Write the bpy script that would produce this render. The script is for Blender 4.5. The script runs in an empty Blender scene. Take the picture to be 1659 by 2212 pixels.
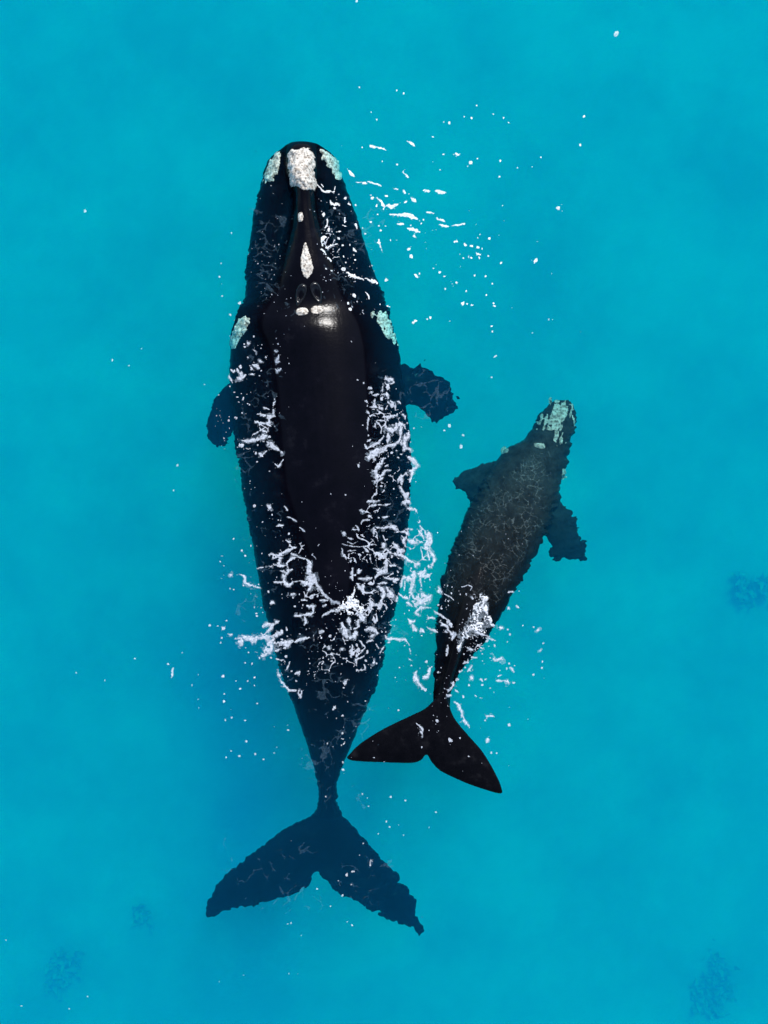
import bpy, bmesh, math, random
import numpy as np
from mathutils import Vector
from mathutils.bvhtree import BVHTree

# ---------------------------------------------------------------- camera, sky, sun
scene = bpy.context.scene
C = scene.collection
H = 24.0                       # drone height above the sea (m)
M = 0.0090263                  # metres at the sea surface per survey unit
CX, CY = 829.5, 1106.0

cam_d = bpy.data.cameras.new('camera')
cam = bpy.data.objects.new('camera', cam_d)
C.objects.link(cam)
cam.location = (0, 0, H)
cam.rotation_euler = (0, 0, 0)
cam_d.sensor_fit = 'VERTICAL'
cam_d.angle = 2 * math.atan((1106 * M) / H)
cam_d.clip_end = 2000
scene.camera = cam

SUN_EL, SUN_AZ = math.radians(54), math.radians(22)      # azimuth clockwise from +Y
world = bpy.data.worlds.new('World')
scene.world = world
world.use_nodes = True
wn = world.node_tree
sky = wn.nodes.new('ShaderNodeTexSky')
sky.sky_type = 'NISHITA'
sky.sun_disc = False
sky.sun_elevation = SUN_EL
sky.sun_rotation = SUN_AZ
bg = wn.nodes['Background']
bg.inputs['Strength'].default_value = 0.15
wn.links.new(sky.outputs['Color'], bg.inputs['Color'])

sun_d = bpy.data.lights.new('sun', 'SUN')
sun_d.energy = 4.1
sun_d.angle = math.radians(12.0)
sun_d.color = (1.0, 0.975, 0.94)
sun = bpy.data.objects.new('sun', sun_d)
C.objects.link(sun)
sdir = Vector((math.sin(SUN_AZ) * math.cos(SUN_EL), math.cos(SUN_AZ) * math.cos(SUN_EL), math.sin(SUN_EL)))
sun.rotation_euler = sdir.to_track_quat('Z', 'Y').to_euler()

vs = scene.view_settings
vs.view_transform = 'Standard'
vs.look = 'None'
vs.exposure = 0.10
vs.gamma = 1.0
cy = scene.cycles
cy.use_denoising = True
try:
    cy.denoiser = 'OPENIMAGEDENOISE'
    cy.denoising_input_passes = 'RGB_ALBEDO_NORMAL'
    cy.denoising_prefilter = 'ACCURATE'
except Exception:
    pass
cy.adaptive_threshold = 0.02
cy.max_bounces = 5
cy.diffuse_bounces = 2
cy.glossy_bounces = 2
cy.use_light_tree = False
cy.volume_bounces = 2
cy.sample_clamp_indirect = 6.0

# ---------------------------------------------------------------- small tools
def tag(o, label=None, cat=None, group=None, kind=None):
    for k, v in (('label', label), ('category', cat), ('group', group), ('kind', kind)):
        if v:
            o[k] = v
    return o

def link(name, me, mat=None, parent=None, smooth=True):
    o = bpy.data.objects.new(name, me)
    C.objects.link(o)
    if mat:
        me.materials.clear()
        me.materials.append(mat)
    if smooth:
        me.polygons.foreach_set('use_smooth', np.ones(len(me.polygons), dtype=bool))
    if parent:
        o.parent = parent
    return o

def mesh_np(name, v, f):
    me = bpy.data.meshes.new(name)
    v = np.asarray(v, dtype=np.float32)
    f = np.asarray(f, dtype=np.int32)
    n, k = f.shape
    me.vertices.add(len(v))
    me.vertices.foreach_set('co', v.ravel())
    me.loops.add(n * k)
    me.loops.foreach_set('vertex_index', f.ravel())
    me.polygons.add(n)
    me.polygons.foreach_set('loop_start', np.arange(0, n * k, k, dtype=np.int32))
    me.polygons.foreach_set('loop_total', np.full(n, k, dtype=np.int32))
    me.update(calc_edges=True)
    me.validate()
    return me

def _hash(ix, iy, seed):
    h = (ix.astype(np.int64) * 374761393 + iy.astype(np.int64) * 668265263 + seed * 1442695041) & 0xffffffff
    h = ((h ^ (h >> 13)) * 1274126177) & 0xffffffff
    h = ((h ^ (h >> 16)) * 2246822519) & 0xffffffff
    return (h ^ (h >> 15)) / 4294967295.0

def vnoise(x, y, seed=0):
    """value noise in [-1, 1]"""
    x = np.asarray(x, dtype=np.float64); y = np.asarray(y, dtype=np.float64)
    ix, iy = np.floor(x), np.floor(y)
    fx, fy = x - ix, y - iy
    fx = fx * fx * fx * (fx * (fx * 6 - 15) + 10); fy = fy * fy * fy * (fy * (fy * 6 - 15) + 10)
    a, b = _hash(ix, iy, seed), _hash(ix + 1, iy, seed)
    c, d = _hash(ix, iy + 1, seed), _hash(ix + 1, iy + 1, seed)
    return 2 * ((a + (b - a) * fx) * (1 - fy) + (c + (d - c) * fx) * fy) - 1

def fbm(x, y, seed=0, octv=3, gain=0.5):
    s, a, t = 0, 1.0, 0
    for i in range(octv):
        s = s + a * vnoise(x * 2 ** i + 17.3 * i, y * 2 ** i - 9.1 * i, seed + i)
        t += a; a *= gain
    return s / t

def gsmooth(a, s):
    n = int(3 * s) + 1
    k = np.exp(-0.5 * (np.arange(-n, n + 1) / s) ** 2); k /= k.sum()
    return np.convolve(np.pad(a, n, mode='edge'), k, mode='valid')

def wxy(dx, dy, z=0.0):
    k = (H - z) / H
    return (dx - CX) * M * k, (CY - dy) * M * k

# ---------------------------------------------------------------- materials
def new_mat(name):
    m = bpy.data.materials.new(name)
    m.use_nodes = True
    nt = m.node_tree
    return m, nt, nt.nodes, nt.links, nt.nodes['Principled BSDF']

def ramp(nodes, stops):
    r = nodes.new('ShaderNodeValToRGB')
    e = r.color_ramp.elements
    while len(e) < len(stops):
        e.new(0.5)
    for el, (p, c) in zip(e, stops):
        el.position = p
        el.color = (*c, 1)
    return r

def noise_node(nodes, links, coord, scale, detail=4, rough=0.55):
    n = nodes.new('ShaderNodeTexNoise')
    n.inputs['Scale'].default_value = scale
    n.inputs['Detail'].default_value = detail
    n.inputs['Roughness'].default_value = rough
    links.new(coord, n.inputs['Vector'])
    return n

def skin_material(name, stops, r0, r1, scale=1.3, bump=0.15, spec=0.45, pale=False):
    m, nt, N, L, P = new_mat(name)
    tc = N.new('ShaderNodeTexCoord')
    n = noise_node(N, L, tc.outputs['Object'], scale, 6, 0.6)
    r = ramp(N, stops)
    L.new(n.outputs['Fac'], r.inputs['Fac'])
    col = r.outputs['Color']
    if pale:                                   # the calf carries pale mottled skin over its head and shoulders
        sy = N.new('ShaderNodeSeparateXYZ')
        L.new(tc.outputs['Object'], sy.inputs['Vector'])
        my = N.new('ShaderNodeMapRange')
        my.inputs['From Min'].default_value = -2.4
        my.inputs['From Max'].default_value = 0.5
        L.new(sy.outputs['Y'], my.inputs['Value'])
        np_ = noise_node(N, L, tc.outputs['Object'], 5.5, 8, 0.75)
        rp = ramp(N, [(0.30, (0.1, 0.1, 0.1)), (0.72, (1, 1, 1))])
        L.new(np_.outputs['Fac'], rp.inputs['Fac'])
        mm = N.new('ShaderNodeMath'); mm.operation = 'MULTIPLY'
        L.new(rp.outputs['Color'], mm.inputs[0]); L.new(my.outputs['Result'], mm.inputs[1])
        mc = N.new('ShaderNodeMix'); mc.data_type = 'RGBA'
        L.new(mm.outputs[0], mc.inputs['Factor'])
        L.new(col, mc.inputs['A'])
        mc.inputs['B'].default_value = (0.027, 0.036, 0.039, 1)
        col = mc.outputs['Result']
    L.new(col, P.inputs['Base Color'])
    n2 = noise_node(N, L, tc.outputs['Object'], 7.0, 5, 0.65)
    mr = N.new('ShaderNodeMapRange')
    mr.inputs['To Min'].default_value = r0
    mr.inputs['To Max'].default_value = r1
    L.new(n2.outputs['Fac'], mr.inputs['Value'])
    L.new(mr.outputs['Result'], P.inputs['Roughness'])
    n3 = noise_node(N, L, tc.outputs['Object'], 22.0, 4, 0.6)
    b = N.new('ShaderNodeBump')
    b.inputs['Strength'].default_value = bump
    b.inputs['Distance'].default_value = 0.02
    L.new(n3.outputs['Fac'], b.inputs['Height'])
    L.new(b.outputs['Normal'], P.inputs['Normal'])
    P.inputs['IOR'].default_value = 1.38
    # wet skin only mirrors the sky in air: under water the index of skin and sea are nearly the same
    sx = N.new('ShaderNodeSeparateXYZ')
    L.new(tc.outputs['Object'], sx.inputs['Vector'])
    ms = N.new('ShaderNodeMapRange')
    ms.inputs['From Min'].default_value = -0.01
    ms.inputs['From Max'].default_value = 0.02
    ms.inputs['To Min'].default_value = 0.02
    ms.inputs['To Max'].default_value = spec
    L.new(sx.outputs['Z'], ms.inputs['Value'])
    L.new(ms.outputs['Result'], P.inputs['Specular IOR Level'])
    return m

MAT = {}
MAT['skin'] = skin_material('whale_skin', [(0.3, (0.0008, 0.0008, 0.0020)), (0.6, (0.0020, 0.0018, 0.0040)), (0.8, (0.0085, 0.0085, 0.0120))], 0.12, 0.20, 2.4, 0.14, 0.22)
MAT['calf_skin'] = skin_material('calf_skin', [(0.30, (0.0012, 0.0012, 0.002)), (0.58, (0.0024, 0.0024, 0.0036)), (0.80, (0.010, 0.010, 0.012))], 0.12, 0.20, 5.0, 0.2, 0.14, pale=True)

def callosity_material(name='callosity', k=1.0):
    m, nt, N, L, P = new_mat(name)
    tc = N.new('ShaderNodeTexCoord')
    v = N.new('ShaderNodeTexVoronoi')
    v.inputs['Scale'].default_value = 21.0
    L.new(tc.outputs['Object'], v.inputs['Vector'])
    n = noise_node(N, L, tc.outputs['Object'], 11.0, 5, 0.7)
    r1 = ramp(N, [(p, tuple(c * k for c in q)) for p, q in ((0.12, (0.12, 0.10, 0.085)), (0.34, (0.56, 0.51, 0.44)), (0.8, (0.80, 0.75, 0.66)))])
    L.new(v.outputs['Distance'], r1.inputs['Fac'])
    r2 = ramp(N, [(0.36, (0.38, 0.34, 0.31)), (0.52, (1, 1, 1))])
    L.new(n.outputs['Fac'], r2.inputs['Fac'])
    mx = N.new('ShaderNodeMix'); mx.data_type = 'RGBA'; mx.blend_type = 'MULTIPLY'
    mx.inputs['Factor'].default_value = 1.0
    L.new(r1.outputs['Color'], mx.inputs['A']); L.new(r2.outputs['Color'], mx.inputs['B'])
    L.new(mx.outputs['Result'], P.inputs['Base Color'])
    P.inputs['Roughness'].default_value = 0.85
    return m
MAT['callosity'] = callosity_material()
MAT['young_callosity'] = callosity_material('young_callosity', 0.48)
MAT['wet_callosity'] = callosity_material('wet_callosity', 0.85)

def plain(name, col, rough, var=0.0, scale=8.0):
    m, nt, N, L, P = new_mat(name)
    P.inputs['Roughness'].default_value = rough
    tc = N.new('ShaderNodeTexCoord')
    n = noise_node(N, L, tc.outputs['Object'], scale, 4)
    r = ramp(N, [(0.3, tuple(c * (1 - var) for c in col)), (0.7, tuple(min(1, c * (1 + var)) for c in col))])
    L.new(n.outputs['Fac'], r.inputs['Fac'])
    L.new(r.outputs['Color'], P.inputs['Base Color'])
    return m
def film_of(name, col, cover, var=0.2, scale=7.0):
    """foam is a film of bubbles: part of the light goes straight through; also used for painted light"""
    m = plain(name, col, 0.6, var, scale)
    nt = m.node_tree
    t = nt.nodes.new('ShaderNodeBsdfTransparent')
    mx = nt.nodes.new('ShaderNodeMixShader')
    tc = nt.nodes.new('ShaderNodeTexCoord')
    n = noise_node(nt.nodes, nt.links, tc.outputs['Object'], 28.0, 4, 0.65)
    mr = nt.nodes.new('ShaderNodeMapRange')
    mr.inputs['From Min'].default_value = 0.32
    mr.inputs['From Max'].default_value = 0.60
    mr.inputs['To Min'].default_value = cover[0]
    mr.inputs['To Max'].default_value = cover[1]
    nt.links.new(n.outputs['Fac'], mr.inputs['Value'])
    nt.links.new(mr.outputs['Result'], mx.inputs['Fac'])
    nt.links.new(t.outputs[0], mx.inputs[1])
    nt.links.new(nt.nodes['Principled BSDF'].outputs[0], mx.inputs[2])
    nt.links.new(mx.outputs[0], nt.nodes['Material Output'].inputs['Surface'])
    return m
MAT['foam'] = film_of('foam', (0.50, 0.54, 0.61), (0.45, 0.95))  # shared by foam and the painted sun glints on the adult's flanks
MAT['fleck'] = film_of('fleck', (0.74, 0.78, 0.80), (0.6, 1.0))  # white shared by foam flecks and painted sun glints
MAT['splash'] = film_of('splash', (0.74, 0.77, 0.81), (0.35, 1.0))
MAT['film'] = film_of('film', (0.10, 0.115, 0.12), (0.0, 0.5))  # painted caustic light on the back of the calf
MAT['haze_foam'] = film_of('haze_foam', (0.46, 0.56, 0.66), (0.0, 0.30), 0.1)
MAT['ripple_film'] = film_of('ripple_film', (0.20, 0.36, 0.50), (0.0, 0.10), 0.2)  # ripple light on the water, painted as bluish threads
MAT['thin_foam'] = film_of('thin_foam', (0.70, 0.76, 0.80), (0.3, 0.65))
MAT['nostril'] = plain('nostril', (0.002, 0.002, 0.003), 0.25, 0.3)
MAT['weed'] = plain('weed', (0.40, 0.385, 0.31), 0.7, 0.12)

# ---------------------------------------------------------------- the sea: seabed and a body of water
def make_seabed():
    n = 241
    g = np.linspace(-1, 1, n)
    g = np.sign(g) * (np.abs(g) ** 2.2) * 160
    X, Y = np.meshgrid(g, g)
    d = -11.8 + 0.06 * np.clip(Y, -14, 14) + 0.35 * fbm(X * 0.12, Y * 0.12, 5, 4) + 0.05 * fbm(X * 0.9, Y * 0.5, 6, 2)
    v = np.stack([X.ravel(), Y.ravel(), d.ravel()], 1)
    i = np.arange(n * n).reshape(n, n)
    f = np.stack([i[:-1, :-1].ravel(), i[:-1, 1:].ravel(), i[1:, 1:].ravel(), i[1:, :-1].ravel()], 1)
    m, nt, N, L, P = new_mat('sand')
    tc = N.new('ShaderNodeTexCoord')
    a = noise_node(N, L, tc.outputs['Object'], 0.34, 7, 0.62)
    r = ramp(N, [(0.34, (0.40, 0.375, 0.31)), (0.64, (0.63, 0.59, 0.50))])
    L.new(a.outputs['Fac'], r.inputs['Fac'])
    L.new(r.outputs['Color'], P.inputs['Base Color'])
    P.inputs['Roughness'].default_value = 0.95
    P.inputs['Specular IOR Level'].default_value = 0.0
    o = link('seabed', mesh_np('seabed', v, f), m)
    tag(o, kind='structure')
    return o

def make_water():
    R, D = 175.0, 20.0
    v = [(-R, -R, -D), (R, -R, -D), (R, R, -D), (-R, R, -D), (-R, -R, 0), (R, -R, 0), (R, R, 0), (-R, R, 0)]
    f = [(3, 2, 1, 0), (4, 5, 6, 7), (0, 1, 5, 4), (1, 2, 6, 5), (2, 3, 7, 6), (3, 0, 4, 7)]
    m, nt, N, L, P = new_mat('sea_water')
    N.remove(P)
    out = N['Material Output']
    sc = N.new('ShaderNodeVolumeScatter')
    sc.inputs['Color'].default_value = (0.02, 0.47, 1.0, 1)
    sc.inputs['Density'].default_value = 0.095
    sc.inputs['Anisotropy'].default_value = 0.0
    ab = N.new('ShaderNodeVolumeAbsorption')      # absorption = (1 - colour) * density
    ab.inputs['Color'].default_value = (0.0, 0.9735, 0.9912, 1)
    ab.inputs['Density'].default_value = 1.0
    add = N.new('ShaderNodeAddShader')
    L.new(sc.outputs[0], add.inputs[0]); L.new(ab.outputs[0], add.inputs[1])
    L.new(add.outputs[0], out.inputs['Volume'])
    o = link('water', mesh_np('water', v, f), m, smooth=False)
    tag(o, kind='structure')
    return o

make_seabed()
make_water()

# ---------------------------------------------------------------- whale bodies
def body_tube(rows, zrows, ridge, ny=420, nr=96, groove=None):
    """rows: (y, left, right); zrows: (y, top, side, bottom); ridge: (y, left, right, height above the water)"""
    rows, zrows, ridge = np.array(rows, float), np.array(zrows, float), np.array(ridge, float)
    y0, y1 = rows[0, 0], rows[-1, 0]
    t = np.linspace(0, 1, ny)
    ys = y0 + (y1 - y0) * (t - 0.10 * np.sin(2 * np.pi * t) / (2 * np.pi) * 2)
    ip = lambda tab, c, s: gsmooth(np.interp(ys, tab[:, 0], tab[:, c]), s)
    xl, xr = ip(rows, 1, 1.5), ip(rows, 2, 1.5)
    zt, zw, zb = ip(zrows, 1, 6), ip(zrows, 2, 6), ip(zrows, 3, 6)
    rl, rr, rh = ip(ridge, 1, 3), ip(ridge, 2, 3), ip(ridge, 3, 3)
    V = []
    th = np.linspace(0, 2 * np.pi, nr, endpoint=False)
    for i in range(ny):
        xa, yy = wxy(xl[i], ys[i], zw[i])
        xb, _ = wxy(xr[i], ys[i], zw[i])
        c, w = (xa + xb) / 2, (xb - xa) / 2
        cu, su = np.cos(th), np.sin(th)
        u = np.sign(cu) * np.abs(cu) ** 0.85
        x = c + w * u
        up = zw[i] + (zt[i] - zw[i]) * np.clip(1 - np.abs(u) ** 3.0, 0, 1) ** 0.5
        if groove is not None:
            up = up + groove(ys[i], x)
        ra, _ = wxy(rl[i], ys[i], 0); rb, _ = wxy(rr[i], ys[i], 0)
        rc, rw = (ra + rb) / 2, max((rb - ra) / 2, 0.02)
        s = (x - rc) / rw
        zr = rh[i] - max(rh[i], 0.12) * np.clip(np.abs(s), 0, 12) ** 2.2
        k = 0.035
        m = np.maximum(up, zr)
        zz = m + k * np.log(np.exp((up - m) / k) + np.exp((zr - m) / k)) - k * 0.0
        lo = zw[i] + (zw[i] - zb[i]) * np.where(su < 0, -np.abs(su) ** 0.9, 0)
        z = np.where(su >= 0, np.maximum(zz, zw[i]), lo)
        V.append(np.stack([x, np.full(nr, yy), z], 1))
    V = np.concatenate(V)
    idx = np.arange(ny * nr).reshape(ny, nr)
    nx = np.roll(idx, -1, axis=1)
    F = [tuple(q) for q in np.stack([idx[:-1], idx[1:], nx[1:], nx[:-1]], -1).reshape(-1, 4)]
    F.append(tuple(idx[0])); F.append(tuple(idx[-1][::-1]))
    return V, F

def seg_dist(P, poly):
    """distance of points P (n,2) to a closed polygon, nearest boundary point, inside mask"""
    A = np.array(poly); B = np.roll(A, -1, axis=0)
    best = np.full(len(P), 1e9); near = np.zeros_like(P); ins = np.zeros(len(P), bool)
    for a, b in zip(A, B):
        d = b - a
        t = np.clip(((P - a) @ d) / max(d @ d, 1e-12), 0, 1)
        q = a + t[:, None] * d
        e = np.hypot(*(P - q).T)
        m = e < best
        best[m] = e[m]; near[m] = q[m]
        c = (a[1] > P[:, 1]) != (b[1] > P[:, 1])
        xx = a[0] + (P[:, 1] - a[1]) * d[0] / (d[1] if abs(d[1]) > 1e-12 else 1e-12)
        ins ^= c & (P[:, 0] < xx)
    return best, near, ins

def smooth_poly(pts, n=8):
    p = np.array(pts, float); m = len(p); out = []
    for i in range(m):
        p0, p1, p2, p3 = p[i - 1], p[i], p[(i + 1) % m], p[(i + 2) % m]
        for t in np.linspace(0, 1, n, endpoint=False):
            out.append(0.5 * (2 * p1 + (p2 - p0) * t + (2 * p0 - 5 * p1 + 4 * p2 - p3) * t * t + (3 * p1 - p0 - 3 * p2 + p3) * t ** 3))
    return np.array(out)

def fin(pts, root, z_root, z_tip, T, edge, res=0.03, reach=0.35, warp=0.0, seed=0):
    """a flipper or a fluke: outline in survey units, plump in the middle and thin along the rim"""
    p = smooth_poly(pts)
    rt = np.array(root)
    far = np.hypot(*(p - rt).T).max()
    W = np.array([wxy(a, b, z_root + (z_tip - z_root) * np.hypot(a - rt[0], b - rt[1]) / far) for a, b in p])
    rw = np.array(wxy(rt[0], rt[1], z_root))
    farw = np.hypot(*(W - rw).T).max()
    lo, hi = W.min(0) - 2 * res - 2 * warp, W.max(0) + 2 * res + 2 * warp
    gx, gy = np.arange(lo[0], hi[0], res), np.arange(lo[1], hi[1], res)
    X, Y = np.meshgrid(gx, gy)
    P = np.stack([X.ravel(), Y.ravel()], 1)
    P2 = P
    if warp:                                   # wave refraction put into the shape: notched rim, loose slivers
        x, y = P[:, 0], P[:, 1]
        gate = np.clip(0.35 + 1.1 * vnoise(x * 1.3, y * 1.3, seed + 5), 0.05, 1.2)
        gate = gate * np.clip((np.hypot(x - rw[0], y - rw[1]) - 0.35) / 0.5, 0, 1)
        a = x * 0.9 + y * 0.3; b = y * 0.9 - x * 0.3
        n1 = 0.8 * vnoise(a * 8, b * 5, seed) + 0.7 * vnoise(a * 19, b * 9, seed + 1)
        n2 = 0.8 * vnoise(a * 6, b * 9, seed + 2) + 0.7 * vnoise(a * 11, b * 21, seed + 3)
        P2 = P + warp * np.column_stack([gate * n1, gate * n2])
    d, near, ins = seg_dist(P2, W)
    use = ins if warp else ins | (d < res * 1.0)
    Q = P if warp else np.where(ins[:, None], P, near)
    th = np.where(ins, edge + T * np.sqrt(np.clip(d / reach, 0, 1)), edge)
    zc = z_root + (z_tip - z_root) * np.hypot(*(Q - rw).T) / farw
    n = X.shape
    idx = np.arange(P.shape[0]).reshape(n)
    cells = np.stack([idx[:-1, :-1], idx[:-1, 1:], idx[1:, 1:], idx[1:, :-1]], -1).reshape(-1, 4)
    cells = cells[use[cells].all(1) & ins[cells].any(1)]
    used = np.unique(cells)
    mp = -np.ones(P.shape[0], int); mp[used] = np.arange(len(used))
    k = len(used)
    top = np.column_stack([Q[used], zc[used] + th[used]])
    bot = np.column_stack([Q[used], zc[used] - th[used]])
    cf = mp[cells]
    F = [tuple(q) for q in cf] + [tuple(q[::-1] + k) for q in cf]
    E = {}
    for q in cf:
        for a, b in ((q[0], q[1]), (q[1], q[2]), (q[2], q[3]), (q[3], q[0])):
            E[(a, b)] = 1
    for a, b in E:
        if (b, a) not in E:
            F.append((b, a, a + k, b + k))
    return np.vstack([top, bot]), F

def fuse(name, pieces, voxel):
    """one continuous skin over the trunk, flippers and flukes"""
    bm = bmesh.new()
    for V, F in pieces:
        vs_ = [bm.verts.new(v) for v in V]
        for f in F:
            try:
                bm.faces.new([vs_[int(i)] for i in f])
            except ValueError:
                pass
    bmesh.ops.recalc_face_normals(bm, faces=bm.faces)
    me = bpy.data.meshes.new(name)
    bm.to_mesh(me); bm.free()
    o = bpy.data.objects.new('fuse_source', me)
    C.objects.link(o)
    r = o.modifiers.new('fuse', 'REMESH')
    r.mode = 'VOXEL'; r.voxel_size = voxel
    s = o.modifiers.new('soft', 'SMOOTH')
    s.factor = 0.5; s.iterations = 3
    dg = bpy.context.evaluated_depsgraph_get()
    out = bpy.data.meshes.new_from_object(o.evaluated_get(dg))
    out.name = name
    bpy.data.objects.remove(o, do_unlink=True)
    bpy.data.meshes.remove(me)
    return out

def ruffle(me, amp, seed, full=0.45, fx=7.5, fy=13.0, keep=None, deep=0.5):
    """wave refraction put into the shape: uneven outline of everything below the water line"""
    n = len(me.vertices)
    co = np.empty(n * 3, np.float32); me.vertices.foreach_get('co', co)
    co = co.reshape(-1, 3).astype(float)
    a = amp * np.clip((-co[:, 2] - 0.06) / full, 0, 1)
    nr = np.empty(n * 3, np.float32); me.vertices.foreach_get('normal', nr)
    a = a * np.clip(1.25 - np.abs(nr[2::3]), 0.08, 1)
    a = a * (1 + deep * np.clip((-co[:, 2] - 0.9) / 0.25, 0, 1))
    if keep is not None:
        a = a * keep(co)
    x, y = co[:, 0], co[:, 1]
    wx = x + 0.12 * vnoise(x * 1.7, y * 1.7, seed + 31)
    wy = y + 0.12 * vnoise(x * 1.7, y * 1.7, seed + 32)
    xs, ysr = wx + 0.3 * wy, wy - 0.3 * wx
    f1 = vnoise(xs * fx * 0.45, ysr * fy * 0.42, seed) * 0.45
    f2 = vnoise(xs * fx, ysr * fy, seed + 3) * 0.55 * np.clip(0.5 + 1.2 * vnoise(x * 2.1, y * 2.1, seed + 5), 0, 1.3)
    f3 = vnoise(xs * fx * 2.0, ysr * fy * 2.3, seed + 7) * 0.5 * np.clip(0.35 + 1.2 * vnoise(x * 2.7, y * 2.7, seed + 6), 0, 1.2)
    n1 = f1 + f2 + f3
    n2 = vnoise(xs * fx, ysr * fy * 0.6, seed + 11) * 0.5 + vnoise(xs * fx * 2.1, ysr * fy, seed + 14) * 0.5
    patch = 0.25 + 0.85 * np.clip(0.5 + 0.9 * vnoise(x * 0.8, y * 0.8, seed + 21), 0, 1)
    co[:, 0] += a * patch * n1
    co[:, 1] += a * patch * n2 * 0.7
    me.vertices.foreach_set('co', co.astype(np.float32).ravel())
    me.update()

# ---- the adult
rows = [(320, 642, 680), (321.5, 622, 696), (326, 606, 709), (337, 590, 721), (355, 577, 731), (380, 569, 738), (410, 561, 750), (440, 553, 760),
        (470, 548, 772), (501, 543, 781), (531, 539, 790), (561, 535, 799), (592, 531, 810), (637, 528, 829), (655, 526, 835), (690, 514, 841),
        (717, 504, 852), (735, 500, 856), (770, 497, 862), (800, 495, 866), (850, 499, 873), (926, 503, 884), (971, 508, 887), (1023, 521, 888),
        (1079, 527, 886), (1120, 534, 884), (1164, 543, 880), (1216, 553, 874), (1286, 565, 862), (1348, 579, 845), (1407, 594, 829), (1437, 602, 823),
        (1496, 625, 806), (1562, 648, 778), (1608, 663, 760), (1663, 679, 736), (1698, 687, 726), (1730, 688, 728), (1760, 678, 736), (1800, 690, 718)]
zr = [(320, -.10, -.30, -.5), (345, -.07, -.6, -1.6), (500, -.12, -.75, -2.5), (640, -.13, -.8, -2.9), (720, -.04, -.85, -3.1), (1000, -.02, -.9, -3.2), (1290, -.04, -.85, -2.9),
      (1400, -.10, -.85, -2.4), (1500, -.28, -.9, -1.9), (1600, -.5, -.9, -1.6), (1700, -.76, -1.0, -1.35), (1760, -.9, -1.08, -1.28), (1800, -1.0, -1.1, -1.2)]
ridge = [(320, 626, 678, 0.05), (328, 618, 684, 0.20), (400, 619, 685, 0.3), (432, 634, 681, 0.24), (470, 634, 682, 0.22), (520, 629, 694, 0.21), (560, 620, 709, 0.21),
         (600, 611, 722, 0.22), (640, 604, 731, 0.17), (662, 592, 741, 0.125), (682, 574, 755, 0.13), (700, 566, 768, 0.19), (718, 562, 776, 0.24), (760, 585, 786, 0.242), (850, 603, 792, 0.231), (950, 610, 798, 0.231),
         (1050, 620, 807, 0.198), (1120, 643, 789, 0.149), (1180, 667, 749, 0.11), (1250, 680, 761, 0.0935), (1285, 700, 758, 0.055), (1305, 722, 742, 0.011), (1335, 725, 740, -0.12), (1800, 700, 715, -2)]

def groove(y, x):
    """the trough between the narrow upper jaw and the big lower lips"""
    f = np.clip((y - 400) / 40, 0, 1) * np.clip((700 - y) / 50, 0, 1)
    if f <= 0:
        return 0
    t = (y - 400) / 300
    l, r = wxy(628 - 46 * t, y)[0], wxy(690 + 64 * t, y)[0]
    return -0.22 * f * (np.exp(-((x - l) / 0.09) ** 2) + np.exp(-((x - r) / 0.10) ** 2))

flip_r = [(820, 806), (863, 788), (918, 794), (948, 808), (967, 825), (983, 850), (989, 872), (975, 893), (955, 908), (936, 919), (926, 906), (916, 890), (893, 876), (860, 872), (820, 870)]
flip_l = [(540, 826), (500, 828), (482, 838), (462, 866), (451, 900), (446, 938), (454, 955), (475, 965), (492, 962), (499, 938), (520, 922), (545, 910)]
fluke = [(690, 1745), (668, 1762), (646, 1774), (604, 1797), (563, 1831), (511, 1869), (465, 1914), (444, 1962), (449, 1983), (486, 1967), (535, 1957), (590, 1943), (639, 1929), (667, 1906), (685, 1882),
         (708, 1908), (736, 1932), (785, 1956), (833, 1980), (882, 2004), (910, 2015), (905, 1988), (892, 1942), (861, 1897), (819, 1848), (774, 1796), (747, 1768), (725, 1745)]
V0 = body_tube(rows, zr, ridge, groove=groove)
mother_me = fuse('adult_body', [V0,
    fin(flip_r, (850, 840), -1.0, -1.3, 0.13, 0.035, 0.02, 0.35, 0.13, 70),
    fin(flip_l, (520, 860), -1.0, -1.3, 0.13, 0.035, 0.02, 0.35, 0.10, 74),
    fin(fluke, (705, 1800), -1.05, -1.30, 0.15, 0.03, 0.02, 0.35, 0.085, 78)], 0.025)
ruffle(mother_me, 0.052, 3, fx=10, fy=20)

# ---- the calf
rows = [(864, 1207, 1225), (868, 1196, 1232), (876, 1184, 1239), (890, 1170, 1244), (905, 1160, 1247), (927, 1149, 1243), (950, 1133, 1236), (958, 1118, 1233), (966, 1096, 1231), (978, 1084, 1227), (992, 1074, 1224), (1010, 1058, 1219),
        (1044, 1036, 1214), (1078, 1019, 1208), (1101, 1011, 1201), (1135, 996, 1186), (1174, 981, 1166), (1206, 969, 1151), (1226, 962, 1141), (1258, 952, 1123), (1310, 947, 1094), (1379, 943, 1053),
        (1419, 940, 1019), (1452, 938, 994), (1498, 936, 973), (1531, 935, 972), (1560, 938, 970), (1580, 944, 962)]
zr = [(864, -.55, -.68, -.8), (905, -.45, -.75, -1.25), (990, -.33, -.78, -1.5), (1078, -.17, -.75, -1.7), (1174, -.06, -.6, -1.5), (1258, -.03, -.5, -1.2), (1379, -.03, -.35, -.85),
      (1452, -.01, -.2, -.5), (1531, .03, -.05, -.2), (1580, .04, 0, -.06)]
ridge = [(864, 1210, 1225, -1), (1200, 1030, 1060, -.1), (1235, 1020, 1050, .02), (1255, 1012, 1049, .06), (1290, 1000, 1041, .09), (1340, 985, 1022, .09), (1400, 972, 999, .10), (1470, 953, 976, .10), (1530, 944, 966, .09), (1580, 947, 960, .05)]
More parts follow.
